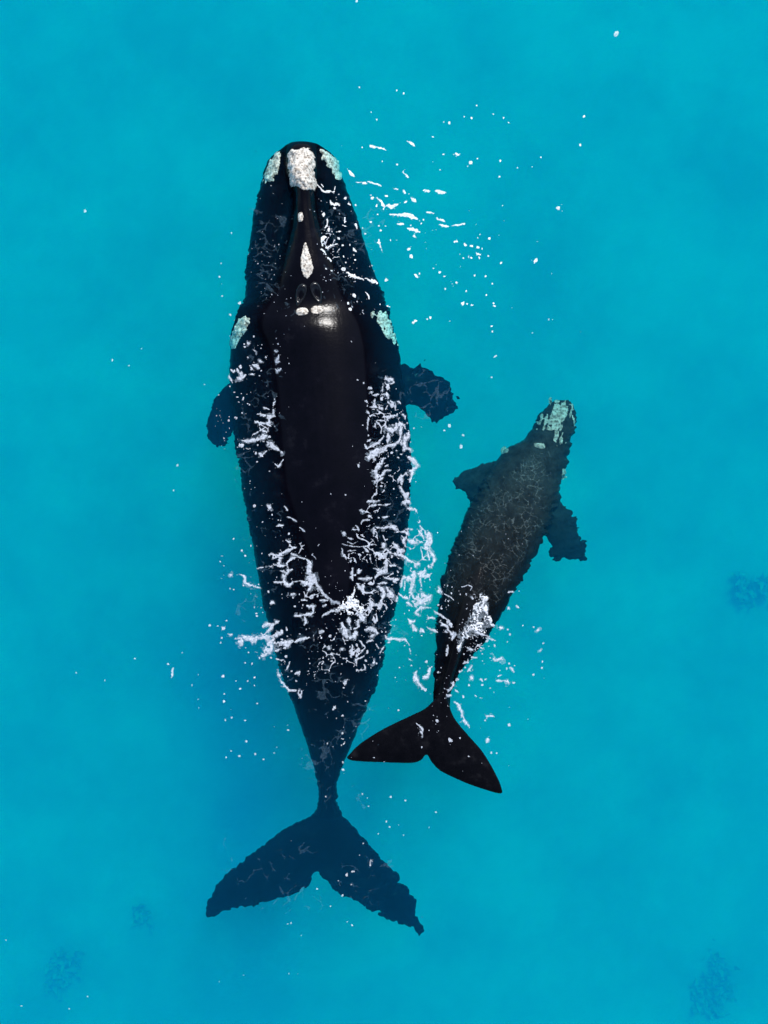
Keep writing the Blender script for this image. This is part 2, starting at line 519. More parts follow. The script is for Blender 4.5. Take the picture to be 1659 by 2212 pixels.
flip_r = [(1170, 1070), (1205, 1080), (1228, 1102), (1242, 1124), (1247, 1155), (1264, 1188), (1256, 1214), (1232, 1211), (1207, 1211), (1189, 1203), (1185, 1172), (1176, 1150), (1150, 1140)]
flip_l = [(1085, 1000), (1046, 1000), (1022, 1010), (998, 1018), (984, 1034), (984, 1052), (1000, 1058), (1008, 1074), (1020, 1090), (1055, 1085), (1090, 1060)]
fluke = [(944, 1508), (917, 1531), (878, 1550), (829, 1574), (781, 1604), (754, 1630), (750, 1638), (769, 1644), (835, 1647), (890, 1648), (911, 1641), (921, 1629), (933, 1647), (951, 1665), (987, 1683), (1024, 1698),
         (1079, 1714), (1083, 1701), (1069, 1668), (1042, 1623), (1015, 1592), (981, 1550), (964, 1508)]
calf_me = fuse('calf_body', [body_tube(rows, zr, ridge, ny=320),
    fin(flip_r, (1180, 1110), -.65, -1.0, 0.08, 0.025, 0.016, 0.25, 0.09, 82),
    fin(flip_l, (1060, 1040), -.65, -.9, 0.08, 0.025, 0.016, 0.25, 0.12, 86),
    fin(fluke, (950, 1570), .03, .02, 0.05, 0.022, 0.022, 0.3)], 0.02)
ruffle(calf_me, 0.085, 9, full=0.35, fx=9.5, fy=15, deep=0.3)

def thing(name, label, cat, loc):
    e = bpy.data.objects.new(name, None)
    C.objects.link(e)
    tag(e, label, cat)
    return e

adult = thing('whale', 'huge black adult whale with white callosities on its snout and a bare glossy back', 'whale', None)
calf = thing('whale_calf', 'small dark grey whale calf swimming beside the adult with its tail flukes at the surface', 'whale', None)
link('body', mother_me, MAT['skin'], adult)
link('body', calf_me, MAT['calf_skin'], calf)

def tree(me):
    bm = bmesh.new(); bm.from_mesh(me)
    t = BVHTree.FromBMesh(bm); bm.free()
    return t
TREES = {'adult': tree(mother_me), 'calf': tree(calf_me)}

def drop(X, Y, which=('adult', 'calf')):
    """height of the skin straight below each point (nan where there is none)"""
    z = np.full(X.shape, np.nan)
    for i in range(X.size):
        for w in which:
            h = TREES[w].ray_cast(Vector((float(X.flat[i]), float(Y.flat[i]), 6.0)), Vector((0, 0, -1)))
            if h[0] is not None and not (z.flat[i] > h[0].z):
                z.flat[i] = h[0].z
    return z

def patch_mesh(name, X, Y, F, zf):
    """a lumpy sheet over the cells of a grid where the field F is positive; zf(x, y, F) gives the height"""
    on = F > 0
    n = X.shape
    idx = np.arange(X.size).reshape(n)
    cells = np.stack([idx[:-1, :-1], idx[:-1, 1:], idx[1:, 1:], idx[1:, :-1]], -1).reshape(-1, 4)
    cells = cells[on.ravel()[cells].sum(1) >= 3]
    if len(cells) == 0:
        return None
    used = np.unique(cells)
    mp = -np.ones(X.size, int); mp[used] = np.arange(len(used))
    x, y, f = X.ravel()[used], Y.ravel()[used], np.clip(F.ravel()[used], 0, None)
    z = zf(x, y, f)
    return mesh_np(name, np.column_stack([x, y, z]), mp[cells])

# ---------------------------------------------------------------- callosities and blowholes
def callosity(parent, which, pts, depth, thick, rag=0.02, seed=0, label=None, res=0.012, bump=0.035, streak=0.0):
    mat = MAT['young_callosity' if which == 'calf' else 'wet_callosity' if depth < 0 else 'callosity']
    p = smooth_poly(pts, 6)
    W = np.array([wxy(a, b, depth) for a, b in p])
    lo, hi = W.min(0) - 0.1, W.max(0) + 0.1
    X, Y = np.meshgrid(np.arange(lo[0], hi[0], res), np.arange(lo[1], hi[1], res))
    d, near, ins = seg_dist(np.stack([X.ravel(), Y.ravel()], 1), W)
    F = np.where(ins, d, -d).reshape(X.shape)
    F = F + rag * fbm(X * 14, Y * 14, 40 + seed, 3)
    if streak:
        F = F + streak * vnoise(X * 22 - Y * 7, (Y + 0.3 * X) * 4, 80 + seed)  # streaks from wave refraction, put into the outline of the patch
    def zf(x, y, f):
        z = drop(x, y, (which,))
        ok = ~np.isnan(z)
        z = np.where(ok, z, np.nanmin(z) if ok.any() else depth)
        return z + 0.004 + thick * np.clip(f / 0.07, 0, 1) ** 0.5 + bump * fbm(x * 16, y * 16, 60 + seed, 3) * np.clip(f / 0.03, 0, 1)
    me = patch_mesh('callosity', X, Y, F, zf)
    o = link('callosity', me, mat, parent)
    if label:
        o['label'] = label
    return o

def oval(cx, cy, rx, ry, ang=0, n=10):
    a = np.linspace(0, 2 * np.pi, n, endpoint=False)
    x, y = rx * np.cos(a), ry * np.sin(a)
    t = math.radians(ang)
    return np.stack([cx + x * math.cos(t) - y * math.sin(t), cy + x * math.sin(t) + y * math.cos(t)], 1)

callosity(adult, 'adult', [(622, 325), (640, 320), (660, 319), (677, 325), (681, 345), (678, 372), (682, 398), (664, 408), (645, 404), (626, 392), (623, 368), (619, 345)], .25, .06, .05, 1, 'large white bonnet at the tip of the snout')
callosity(adult, 'adult', [(606, 330), (594, 333), (581, 348), (571, 368), (569, 386), (578, 394), (592, 388), (600, 368), (606, 350)], -.25, .04, .05, 2, 'pale lip patch on the far left of the snout', streak=.03)
callosity(adult, 'adult', [(692, 328), (708, 325), (724, 336), (734, 356), (737, 384), (727, 386), (712, 366), (698, 350)], -.25, .04, .05, 3, 'pale lip patch on the far right of the snout', streak=.03)
callosity(adult, 'adult', oval(649, 468, 6.5, 11), .22, .03, .008, 4)
callosity(adult, 'adult', [(660, 522), (666, 538), (673, 562), (676, 582), (668, 598), (661, 601), (652, 586), (649, 565), (653, 540)], .22, .035, .012, 5, 'narrow white strip on top of the upper jaw')
callosity(adult, 'adult', oval(652, 672, 14, 9.5, -4), .22, .05, .006, 6)
callosity(adult, 'adult', oval(685, 668, 14.5, 9.5, -6), .22, .05, .006, 7)
callosity(adult, 'adult', [(514, 704), (524, 695), (540, 694), (545, 706), (538, 722), (524, 738), (508, 756), (499, 752), (500, 732), (506, 716)], -.75, .03, .05, 8, 'greenish white eyebrow patch on the left cheek', streak=.03)
callosity(adult, 'adult', [(806, 688), (820, 682), (836, 686), (846, 700), (852, 722), (857, 744), (846, 742), (836, 734), (828, 716), (814, 702)], -.75, .03, .04, 9, 'greenish white eyebrow patch on the right cheek', streak=.06)

callosity(calf, 'calf', [(1200, 868), (1214, 862), (1226, 866), (1236, 880), (1232, 894), (1222, 902), (1214, 916), (1212, 936), (1213, 952), (1204, 952), (1196, 934), (1186, 928), (1172, 918), (1176, 902), (1190, 890)], -.35, .02, .15, 12, 'ragged pale patch over the snout', streak=.13)
callosity(calf, 'calf', oval(1167, 962, 13, 6.5, 12), -.25, .03, .012, 13)
callosity(calf, 'calf', oval(1090, 972, 9, 8, -10), -.6, .03, .03, 14)
callosity(calf, 'calf', oval(1217, 1023, 7, 14, -4), -.6, .02, .03, 15, None, streak=.04)
callosity(calf, 'calf', [(1238, 894), (1243, 905), (1246, 918), (1243, 926), (1240, 915), (1235, 902)], -.5, .02, .02, 16)

def blowhole(cx, cy, ang):
    """a slit with a raised lip"""
    x0, y0 = wxy(cx, cy, .2)
    bm = bmesh.new()
    n, rings = 40, [(1.25, -.01), (1.08, .035), (.86, .045), (.66, .018), (.3, -.012)]
    prev = None
    for k, (s, h) in enumerate(rings):
        ring = []
        for i in range(n):
            a = 2 * math.pi * i / n
            u, v = 0.085 * s * math.cos(a) * (1 + .35 * math.sin(a)), 0.185 * s * math.sin(a)
            t = math.radians(ang)
            x, y = x0 + u * math.cos(t) - v * math.sin(t), y0 + u * math.sin(t) + v * math.cos(t)
            z = drop(np.array([x]), np.array([y]), ('adult',))[0]
            ring.append(bm.verts.new((x, y, z + h)))
        if prev:
            for i in range(n):
                bm.faces.new((prev[i], prev[(i + 1) % n], ring[(i + 1) % n], ring[i]))
        prev = ring
    bm.faces.new(prev)
    me = bpy.data.meshes.new('blowhole'); bm.to_mesh(me); bm.free()
    return link('blowhole', me, MAT['nostril'], adult)
blowhole(684, 632, 18)
blowhole(649, 636, -16)

# ---------------------------------------------------------------- foam on the sea and over the whales, with painted glints and ripples
# strokes as the foam and sun glints lie on the water: windows (origin x, origin y, scale) with chains of points and a half width
SURVEY = {
'A': ((650, 1000, .18083), [
 ([540,150,510,190],22),([610,270,640,310],20),([700,450,745,480],16),([610,525,680,545,715,580],18),([560,570,610,600],20),([565,680,610,690],16),([740,615],16),([710,705],15),([970,290,1000,300],22),
 ([1030,370,1000,480,1060,490],20),([985,590,1010,630,1060,610,1070,570],16),([820,380,825,420],10),([1020,185],16),([940,190],12),([400,560],26),([350,600,360,650],26),([420,660,400,740,340,740],28),([480,690,420,750],13),
 ([230,600,270,650,300,600],14),([200,690,240,770,260,820],17),([215,880],17),([470,220],22),([460,175],18),([620,50],18),([745,190],16),([680,200],15),([515,400],18),([450,1050,440,1110],13),([340,1060],19),([365,1140],19),([295,980],15),
 ([500,1010],14),([515,1165],14),([410,1000],15),([975,1110,940,1170,940,1210],15),([945,1260,930,1350],13),([660,1340,720,1340,810,1365],14),([780,1225,860,1270,890,1270],12),
 ([950,1380,880,1400,870,1470,830,1500,890,1535],28),([620,1455,710,1495,820,1495],19),([710,1500,705,1570,740,1620],13),([800,1570,730,1610,600,1680],13),([760,1615,820,1635],13),
 ([430,1770,530,1785,690,1755,770,1720,820,1700],19),([730,1740,800,1710],28),([840,1725,900,1720],14),([840,1810,920,1860,1040,1940],28),([1070,1970,1100,1990],16),([415,1860],36),([345,1890],14),([480,1900,550,1930],13),([680,1850],18),
 ([780,1800],18),([640,1960,650,2010],13),([700,1990,770,2040],22),([770,2010,840,1940],11),([670,2130],16),([970,2160,1020,2200,1080,2140,1120,2100],20),([205,1385],15),([200,1450],18),([305,1395],17),([420,1320],15),([120,1740],17),([150,1640],12)]),
'B': ((1050, 1100, .18083), [
 ([130,230],18),([230,275],18),([310,350,370,355],15),([575,150,590,200,690,215,720,250,690,290],18),([560,250,620,350,630,390],22),([620,300,650,350],28),([540,270,535,410],12),([610,430,620,540],26),([660,570,690,620,690,700],30),
 ([620,590,720,640],18),([790,570,850,620],14),([520,460,580,450],12),([520,560,540,500],12),([380,480,480,460],14),([420,540,400,650,450,680],13),([330,665,450,680],11),([510,670,540,700],16),([590,710,620,640],13),([280,740,320,770],14),
 ([260,570,300,600],12),([290,650],16),([350,440,370,420],13),([320,820,370,800,420,820],15),([300,850,290,950,295,1070],15),([540,840,640,840,760,810,790,770],18),([620,860,640,900],13),([870,790,920,830,920,880],15),([950,940],22),
 ([420,900,480,960,520,1040,510,1100],17),([410,940,430,1030],11),([430,890,540,900],13),([560,1000,600,930],13),([600,1030,700,1050,760,990,840,960],44),([700,960,830,940,900,990,940,1050],20),([830,1000,830,1100,820,1240],22),
 ([820,1240,740,1290,640,1320,560,1380,480,1440],22),([620,1130,620,1270],24),([560,1140,470,1240,380,1320,290,1370],18),([290,1370,240,1290],15),([340,1200,290,1250],17),([450,1370,400,1440,350,1500,420,1540],42),([440,1420,560,1350],24),
 ([480,1560,470,1650,420,1740,440,1830,420,1900],34),([540,1550,520,1580],28),([600,1520,500,1530],13),([450,1830,540,1790,580,1720,690,1715],13),([540,1840,460,1900,440,2000,440,2060,360,2180],15),([450,2050,420,2120,460,2100],17),
 ([980,1050,970,1120,910,1190,900,1300,900,1400],28),([940,1350,1010,1390],22),([970,1480,1060,1560,1110,1640,1060,1690],34),([1010,1720,1050,1700],22),([1045,1740,1030,1850,990,1920],18),([900,1750,960,1790],18),([830,1800,850,1900,850,1960],26),
 ([810,1970,860,2040,920,2150,930,2200],15),([960,2080,940,2160],17),([690,1430],24),([770,1390],17),([850,1450],18),([640,1620,580,1660],11),([670,1810],20),([720,1880],16),([520,1980],24),([720,2030],20),([300,1140],18),([210,975],14),
 ([140,1610,145,1670],13),([1060,1020],13),([1180,1000],13)]),
'C': ((1000, 1500, .20494), [
 ([490,20,700,10],16),([520,90,620,70,700,75,830,60],14),([410,130,430,180],17),([520,220,580,265],17),([540,290,430,300,390,360],12),([320,370,370,430,270,430],12),([150,480,170,500],15),([210,550,270,575],13),([660,260],17),([720,255,790,245],10),
 ([640,405,760,400,860,380,910,390],21),([860,400,960,450],17),([600,410,590,490],15),([130,640,300,680,480,675,530,650,610,645],9),([440,690,520,765],9),([120,710,150,800,190,860],11),([210,750,340,730],9),([300,580,190,550],8),([200,610,290,640,360,600],8),
 ([390,805],18),([540,855],16),([740,650,730,690],22),([600,850,620,790,700,800,780,730,830,770],16),([780,740,830,780],24),([855,825],26),([870,640,930,700,950,750,1040,745],22),([890,780,1000,800,1080,840,1100,890,1190,930,1280,920],26),([1190,930,1210,990],18),
 ([620,870,630,980],8),([770,870,770,960,790,1030,700,1060,600,1130],28),([580,1010,700,1030],13),([820,960,920,970],13),([380,1150,470,1150,560,1130],18),([360,1230,420,1320,480,1370,620,1330],20),([430,1230,440,1300],13),([250,920,270,880],13),([310,860,330,910],10),
 ([270,1000,270,1180],17),([370,1010,360,1070,410,1020],11),([320,1100],20),([640,1250,700,1290,740,1370,720,1430,660,1590],18),([800,1290,830,1400,770,1400],32),([760,1140,880,1160,960,1160],13),([640,1220,780,1215],11),([880,1190,900,1170],17),
 ([530,1450,570,1500,540,1530,670,1540],13),([660,1590,700,1540],17),([525,1610],26),([580,1700,600,1810],17),([460,1890,560,1870,640,1930],20),
 ([930,470,1040,460,1100,500,1060,430,1170,420],13),([1080,510,1060,560,1020,600,1050,680],13),([1000,510,1050,580],13),([1090,590,1180,630,1230,600,1300,610],18),([1210,570,1220,610],17),([1240,340,1270,300],13),([1270,370,1340,470,1350,510],13),
 ([1240,450,1320,540],17),([1390,480,1400,600,1350,680],28),([1440,600,1400,680],17),([1380,700,1440,780,1480,860,1440,950,1380,980],24),([1380,740,1410,880],13),([1030,40,1100,30],38),([1100,125,1200,140,1215,180],18),([1340,1010,1270,1100,1350,1110],26),
 ([1280,1140,1280,1280],20),([1380,1090],18),([1410,1160],16),([1280,1300],17),([1190,1040,1170,1180,1140,1280,1140,1420],24),([1020,1130,1100,1130,1160,1200],24),([980,1280,1010,1160],12),([1050,1180,1040,1330],10),([950,1350,1020,1430,1100,1430],12),
 ([1150,1440,1240,1420,1330,1400,1360,1450,1250,1490,1170,1530],40),([1380,1430,1430,1380],18),([1080,1490,1160,1580],17),([1200,1650,1280,1560,1290,1600],16),([1300,1580,1430,1580],12),([1210,1660,1250,1680],17),([1470,1620,1600,1700,1650,1740],13),
 ([1380,1730,1490,1730],20),([1070,1730,1140,1800,1190,1780],20),([1170,1840,1200,1930],20),([1380,1870,1530,1940],22),([1270,1900,1330,1930],15),([930,1400,930,1500],15),([960,980,1000,1000],15),([920,1030,960,1070],12),([1140,1000],17)]),
'D': ((600, 1500, .24111), [
 ([680,70],20),([770,65],13),([850,60,880,110],19),([895,180],15),([970,250],11),([955,330,1040,320],13),([1110,420],18),([1055,80,1100,130],6),([1090,205,1200,260],9),([1240,340,1300,390],7),([1050,510,1110,530,1140,580,1190,590],13),([1120,500,1110,530],12),
 ([1200,590,1060,640,980,690,850,675],15),([900,690,960,720,1010,730],22),([990,720,980,820],12),([910,805,990,820,1070,820],11),([1130,660,1220,710,1330,740,1370,800],12),([1220,720,1140,730,1070,790,1100,850],13),([1350,750,1360,880],30),
 ([1160,855,1100,870,1050,940,1030,1020],14),([1010,880,1060,900],12),([920,1030,1040,1020,1090,1060,1140,1020],15),([1100,1080,1140,1010],15),([1170,1010,1300,1010],9),([1340,900,1400,960,1380,1040,1290,1050],46),([1360,1120,1380,1050],18),
 ([1420,920,1450,1060,1540,1170,1650,1250],18),([720,845,790,845],10),([840,835,890,830],15),([500,915,550,950,570,1030,680,1080,750,1095],13),([600,1050,700,1070],17),([540,1060],14),([730,1050],10),([380,950,400,920],14),([850,1140],17),([870,1287,930,1283],13),
 ([1130,1160,1180,1160],17),([1250,1250,1330,1255],13),([1330,1310,1410,1330,1400,1410,1280,1430,1200,1450],18),([1185,1320],18),([1280,1305],14),([1580,1300,1530,1320],11),([520,630],15),([565,690],14),([420,485],13),([635,570],13),([270,695],14),([300,815],12),
 ([255,768],11),([460,933],11),([418,1115],12),([680,1330],13),([705,1415],15),([1240,1170],15),([1460,1195],13),([1155,1215],13),([1490,1245,1590,1250],9)]),
'E': ((600, 1750, .24111), [
 ([120,525],20),([222,530],15),([290,565],32),([340,620,400,640],13),([440,690,500,690],12),([500,690,520,740,500,770],24),([540,670,640,700,780,690,880,660],29),([880,670,960,620,1020,600],20),([790,640,870,570,920,500,990,465],14),([780,535,830,500,900,500],14),
 ([900,700,870,800,810,870],46),([760,890,840,870],24),([920,740,1050,750,1170,720],26),([1180,730,1250,700,1370,675],12),([930,830,990,820],20),([1050,800],18),([1020,700],20),([1080,570],22),([1090,660],12),([740,930],14),([885,925],15),([560,990],15),([650,1000],15),
 ([570,800],11),([605,855],11),([950,930,1000,960,1060,970],15),([1075,915],20),([1120,970,1070,1080],8),([1240,1105,1190,1120],13),([980,1080,970,1130,1010,1160],17),([1000,1190,1040,1260,1100,1330,1190,1325],17),([1220,1330,1245,1400,1270,1340],15),([1245,1400],24),
 ([1200,1220],14),([1090,1160],11),([1140,1090],12),([290,1155],22),([300,1465],16),([500,1310],15),([680,1170],14),([445,1215],13),([595,1215],12),([680,1270],12),([305,1375],12),([710,1490],12),([270,670],15),([260,735],13),([325,465],13),([710,410],14),
 ([1220,410,1290,400],17),([1300,400,1320,480,1300,520],14),([1410,650],14),([1480,620,1540,590],11),([1240,630],12),([1320,570],10)]),
'F': ((950, 1750, .21097), [
 ([60,130,180,220,330,310],17),([80,460,200,400,330,390],17),([640,430,660,520],26),([590,500,600,620,520,640],20),([380,560,400,680,440,760],26),([450,490,480,640],14),([560,690,540,770,470,760],28),([690,640,800,640,870,700],24),([760,760,820,720],20),([730,830,800,810],15),
 ([830,860,890,920],12),([620,810,680,900,620,980,550,1050],16),([520,880,490,1050],13),([680,1020,560,1090,570,1160],13),([560,1220,620,1230,690,1210,670,1160],13),([715,965],26),([700,1100],20),([810,1130,810,1090],17),([850,1130],14),([900,1050],14),([930,690],18),
 ([980,740,990,790,1100,800,1190,810,1260,800,1320,880],12),([1150,805,1250,805],18),([985,690],14),([900,1000,960,880],7),([990,840,1040,830],8),([1250,880],14),([1320,920,1340,1010],6),([1310,1080,1350,1110],13),([1345,1170],14),([1180,1200],12),([750,390],26),
 ([810,470,820,570],17),([190,750],24),([170,890,180,940],17),([190,1000,240,1020],13),([290,1000],12),([350,950,380,930],15),([165,1080],15),([215,1105],12),([300,1140],10),([360,1145],10),([380,1065],13),([440,1360,400,1440],17),([380,1485],22),([440,1680],15),
 ([270,1740,230,1800],12),([370,1870],12),([1415,1260,1400,1360,1460,1440,1490,1500,1550,1510],20),([1390,1370],28),([1550,1515],24),([1500,1340,1580,1320,1620,1200],20),([1560,1110],22),([1470,1210],12),([1165,1800],13)]),
'SPLASH': ((950, 1750, .21097), [
 ([430,345,480,315,500,270],68),([540,60,520,200],15),([480,230,530,100],14),([560,300,620,350,640,420],34),([330,320,420,330],22),([440,420,500,420],24)]),
'SPLASH2': ((1300, 1700, .22905), [
 ([640,390,690,430],28),([620,460,540,530],22),([690,480,690,620],18),([560,560,540,680,620,770],36),([640,590,600,560],18),([720,650,770,770],14),([430,800,520,760,640,770],36),([460,830,400,900,370,960],30),([650,440,610,560,580,690],58),([560,700,600,790,480,810],50),([470,820,410,890],34),([380,950,340,1040,320,1090],18),([680,640,700,730],34)]),
'G': ((1300, 1700, .22905), [
 ([70,290,110,340],22),([150,240],13),([150,360,220,390,270,440],11),([240,265],14),([235,345],14),([350,360],14),([430,360],14),([370,265,450,240,500,260,480,310],8),([500,390,520,420],10),([40,600,150,680,250,760],12),([80,720,180,780,200,840,260,900],12),
 ([250,850,290,890,250,960],13),([200,700,240,780],13),([100,770,170,770],9),([140,850,190,860],9),([780,760],20),([540,840,660,900,740,920],11),([700,930,820,970],9),([800,1030],18),([350,1030,320,1100],16),([440,1050,520,1100],12),([400,1150],14),
 ([390,1270,450,1250,450,1210],12),([500,1180,560,1190],15),([580,1075],12),([190,1020,180,1150],10),([170,1160],14),([330,1390,380,1360],15),([420,1320],16),([310,1480],24),([255,1500,265,1560],15),([200,1620,250,1560],15),([160,1670,240,1680],13),([190,1600],16),
 ([280,1610,330,1650],9),([390,1700],18),([460,1360,510,1290],9),([490,1470,500,1430],13),([470,1550],20),([820,1215,870,1230],36),([860,790,890,805],18),([970,820],14),([1000,885],18),([965,985],13),([985,540],22),([1105,530],20),([1170,770],14),
 ([1340,840,1380,820],14),([1310,790],13),([1390,1110,1410,1080],12),([1420,1325],16),([1425,1240],12),([1310,1415],15),([1440,1000],12),([1060,1300],15),([990,1270],13),([960,1335],14),([1010,1330,1060,1390],13),([870,1360],13),([840,1430,900,1420],9),
 ([810,1480,890,1490,980,1510],11),([960,1495,1000,1530],18),([1050,1520],20),([620,1460,650,1510],14),([680,1475],13),([640,1550],22),([740,1590],16),([790,1640],12),([640,1140],11),([740,1190],11),([980,340,1040,325],12),([1120,320],14),([65,500],16),([105,545],18),
 ([65,1385],18),([100,1325],13),([40,1150],13)]),
'J': ((1000, 1650, .42194), [
 ([860,1080,900,1110,910,1160,940,1230,970,1260],9),([830,1345],16),([1250,1245],13),([1090,1190,1140,1190],13),([590,1225,630,1270,625,1320],8),([735,1205],14),([1090,1370,1100,1330],8),([1120,1440],10),([1160,1445],8),([960,1460],9),([625,1395],8),([290,1468],6),
 ([360,1500],7),([1080,1210],9),([130,1468],4),([680,1275],6),([710,1170],5),([900,1330],7)]),
'H': ((950, 550, .21097), [
 ([0,30,80,90,130,130,250,120],14),([60,10,100,60],11),([270,40,240,120],7),([180,240,220,290,320,310],20),([280,290],26),([410,215],20),([260,360],18),([440,285,480,320],15),([550,315],18),([110,420,100,480],17),([160,520,150,590,110,640],16),([170,660],26),
 ([260,690,350,680],13),([240,720],12),([360,590,440,630],7),([400,490,395,560],10),([130,760,60,850,80,900],20),([80,950,140,1030],20),([130,920,200,890,300,860],12),([330,800,300,770],12),([160,1050,210,1110],12),([240,1050,330,1040],12),([380,1060,390,1030],12),
 ([470,880],20),([510,920,560,970],15),([530,1020],14),([550,1090],16),([415,1130],13),([370,880],16),([380,1230],32),([420,1280,540,1340,670,1380],25),([700,1360,870,1410],18),([140,1230],14),([210,1250],14),([690,1540,740,1600,750,1650],11),([520,1570,550,1620],17),
 ([450,1710],24),([480,1790],24),([900,1720],17),([1000,1750,1070,1760],11),([560,580,570,650],17),([690,720],15),([650,640],13)]),
'HW': ((950, 550, .21097), [
 ([860,220,910,250,960,330,960,370],21),([970,330,1080,330,1140,290],23),([790,215],24),([990,180],20),([770,170],12),([850,320],18),([1040,440,1150,440,1300,460,1430,510],20),([1370,230,1410,270],21),([1260,270],20),([1140,570,1240,580],14),([1300,650,1470,690],20),
 ([1340,600],12),([1370,740,1410,770],16),([890,800,890,850,925,960],11),([860,850,910,850],11),([1310,940],24),([1335,1040],24),([1390,1290,1430,1350],15),([1460,1285],14),([970,1380,1020,1370],16),([765,545],18),([910,675],18),([975,610],15),([890,605],12),([870,445],14),
 ([1050,810],14),([1100,80,1160,80],13),([1230,100,1260,140],10),([1530,105,1600,120],15),([870,20,920,50],12),([640,5,720,5],10),([1520,520],16),([1490,575],14)]),
'I': ((1000, 200, .48222), [
 ([230,495,275,500,330,520],7),([455,455,505,495],7),([95,645,130,680],7),([435,660,470,690],7),([140,720,200,720],5),([215,715,285,735,300,750],6),([560,770,600,775],6),([635,770,700,785],9),([580,905,625,915],5),([640,945,700,970],10),([660,985,715,1000],6),
 ([730,990,790,985,820,980],7),([720,352],11),([685,345],7),([860,322],8),([812,313],6),([892,242],6),([995,296],7),([1060,319],6),([1090,350],6),([1560,312],9),([1533,489],8),([437,165],8),([392,149],6),([270,332],7),([755,546,780,548],7),([686,545],7),([855,597],12),
 ([897,573],7),([835,620],6),([1035,585],8),([665,643],6),([1143,631],6),([1238,624],5),([1290,565],5),([1035,685],6),([618,438],6),([1398,880],14),([1257,1208],12),([1053,865],5),([970,1072],8),([912,1044],6),([820,1108],9),([858,1118],9),([897,1124],9),([925,1133],6),
 ([745,1087,770,1087],6),([963,1181],9),([890,1165,915,1168],7),([858,1190],7),([806,1193],7),([785,1168],6),([908,1190],8),([1041,1222],8),([840,1182],7),([473,1136],10),([484,1181],10),([660,1280],8),([692,1305],8),([622,1255],6),([768,1345],8),([740,1352],6),([693,1383],7),
 ([880,1300],8),([945,1305],7),([988,1350],7),([805,1475],12),([833,1475],7),([862,1483],9),([995,1472],8),([1000,1490],8),([825,1397],7),([950,1420],7),([490,1597,515,1580],7),([605,1560],8),([585,1570],6),([985,1613],6),([990,1650],7),([515,1305],9),([1362,1573],5),([725,1585],5),
 ([163,131],6),([235,284],5),([180,504],5),([398,610],6),([305,590],5)]),
'K': ((500, 1900, .48222), [
 ([97,120],6),([10,190],9),([40,215,30,270],7),([350,267],10),([160,322],8),([198,255],6),([357,378],6),([357,422],9),([458,343],8),([430,295],6),([548,273],6),([365,538],8),([403,523],7),([488,542],8),([560,435],5),([498,672],8),([400,732],8),([455,762],10),([370,770],6),([552,748],9),
 ([602,785],8),([683,707],6),([755,600],8),([670,743],5),([200,462],5),([195,410],5),([1095,620],8),([1095,655],9),([1100,695,1105,680],11),([1095,800],7),([1098,848],11),([1000,682],7),([1045,465],9),([1095,512],7),([1055,527],6),([990,1015],7),([1218,998],6),([1255,1075],6),
 ([1395,1015],7),([1485,1040],6),([1445,478],5)]),
'T': ((550, 2350, .48222), [
 ([1115,65],7),([1145,90],5),([1290,82],7),([1383,105],7),([1150,140],6),([1262,235],7),([1283,268],7),([1213,315],6),([1340,258],5),([1370,320],5),([1570,177],6),([1528,272],5),([1118,373],6),([1096,445],6),([1060,548],10),([1018,568],10),([1045,628],7),([965,602],5),([990,697],8),
 ([915,763],7),([832,655],6),([668,868],7),([650,872],5),([1050,880],7),([1020,860],5),([735,945],5),([657,1183],6),([710,1182],5),([377,1191],6),([225,1230],5),([1172,470,1160,510],5)]),
'Z': ((0, 0, 1.38866), [
 ([1331,73],6),([184,457],4),([243,778],2.2),([306,753],2.2),([278,790],2.4),([383,1005],3),([375,1060],3),([292,1422],2.4),([165,1453],2.2),([227,1470],2.2),([770,2],4),([500,503],3),([474,598],3),([478,568],2.4),([518,655],4),([497,680],3.5),([480,640],2.5),([13,2030],2),([190,2152],2.2),
 ([150,2178],2.2),([47,2172],2.2),([1185,690],2.6),([1150,720],2.4),([1070,770],4),([1062,815],2.6),([960,930],4),([995,965],5),([970,920],4),([1000,940],3)]),
}
RES = 0.0085
GX0, GX1, GY0, GY1 = -7.6, 7.6, -10.0, 10.0
NX, NY = int((GX1 - GX0) / RES) + 1, int((GY1 - GY0) / RES) + 1
gx, gy = GX0 + RES * np.arange(NX), GY0 + RES * np.arange(NY)

def net(a, b, seed):                                   # width of the gap between neighbouring cells
    ia, ib = np.floor(a), np.floor(b)
    f1 = np.full(a.shape, 9.0); f2 = np.full(a.shape, 9.0)
    for da in (-1, 0, 1):
        for db in (-1, 0, 1):
            d = np.hypot(ia + da + _hash(ia + da, ib + db, seed) - a, ib + db + _hash(ia + da, ib + db, seed + 50) - b)
            f2 = np.where(d < f1, f1, np.minimum(f2, d)); f1 = np.minimum(f1, d)
    return f2 - f1

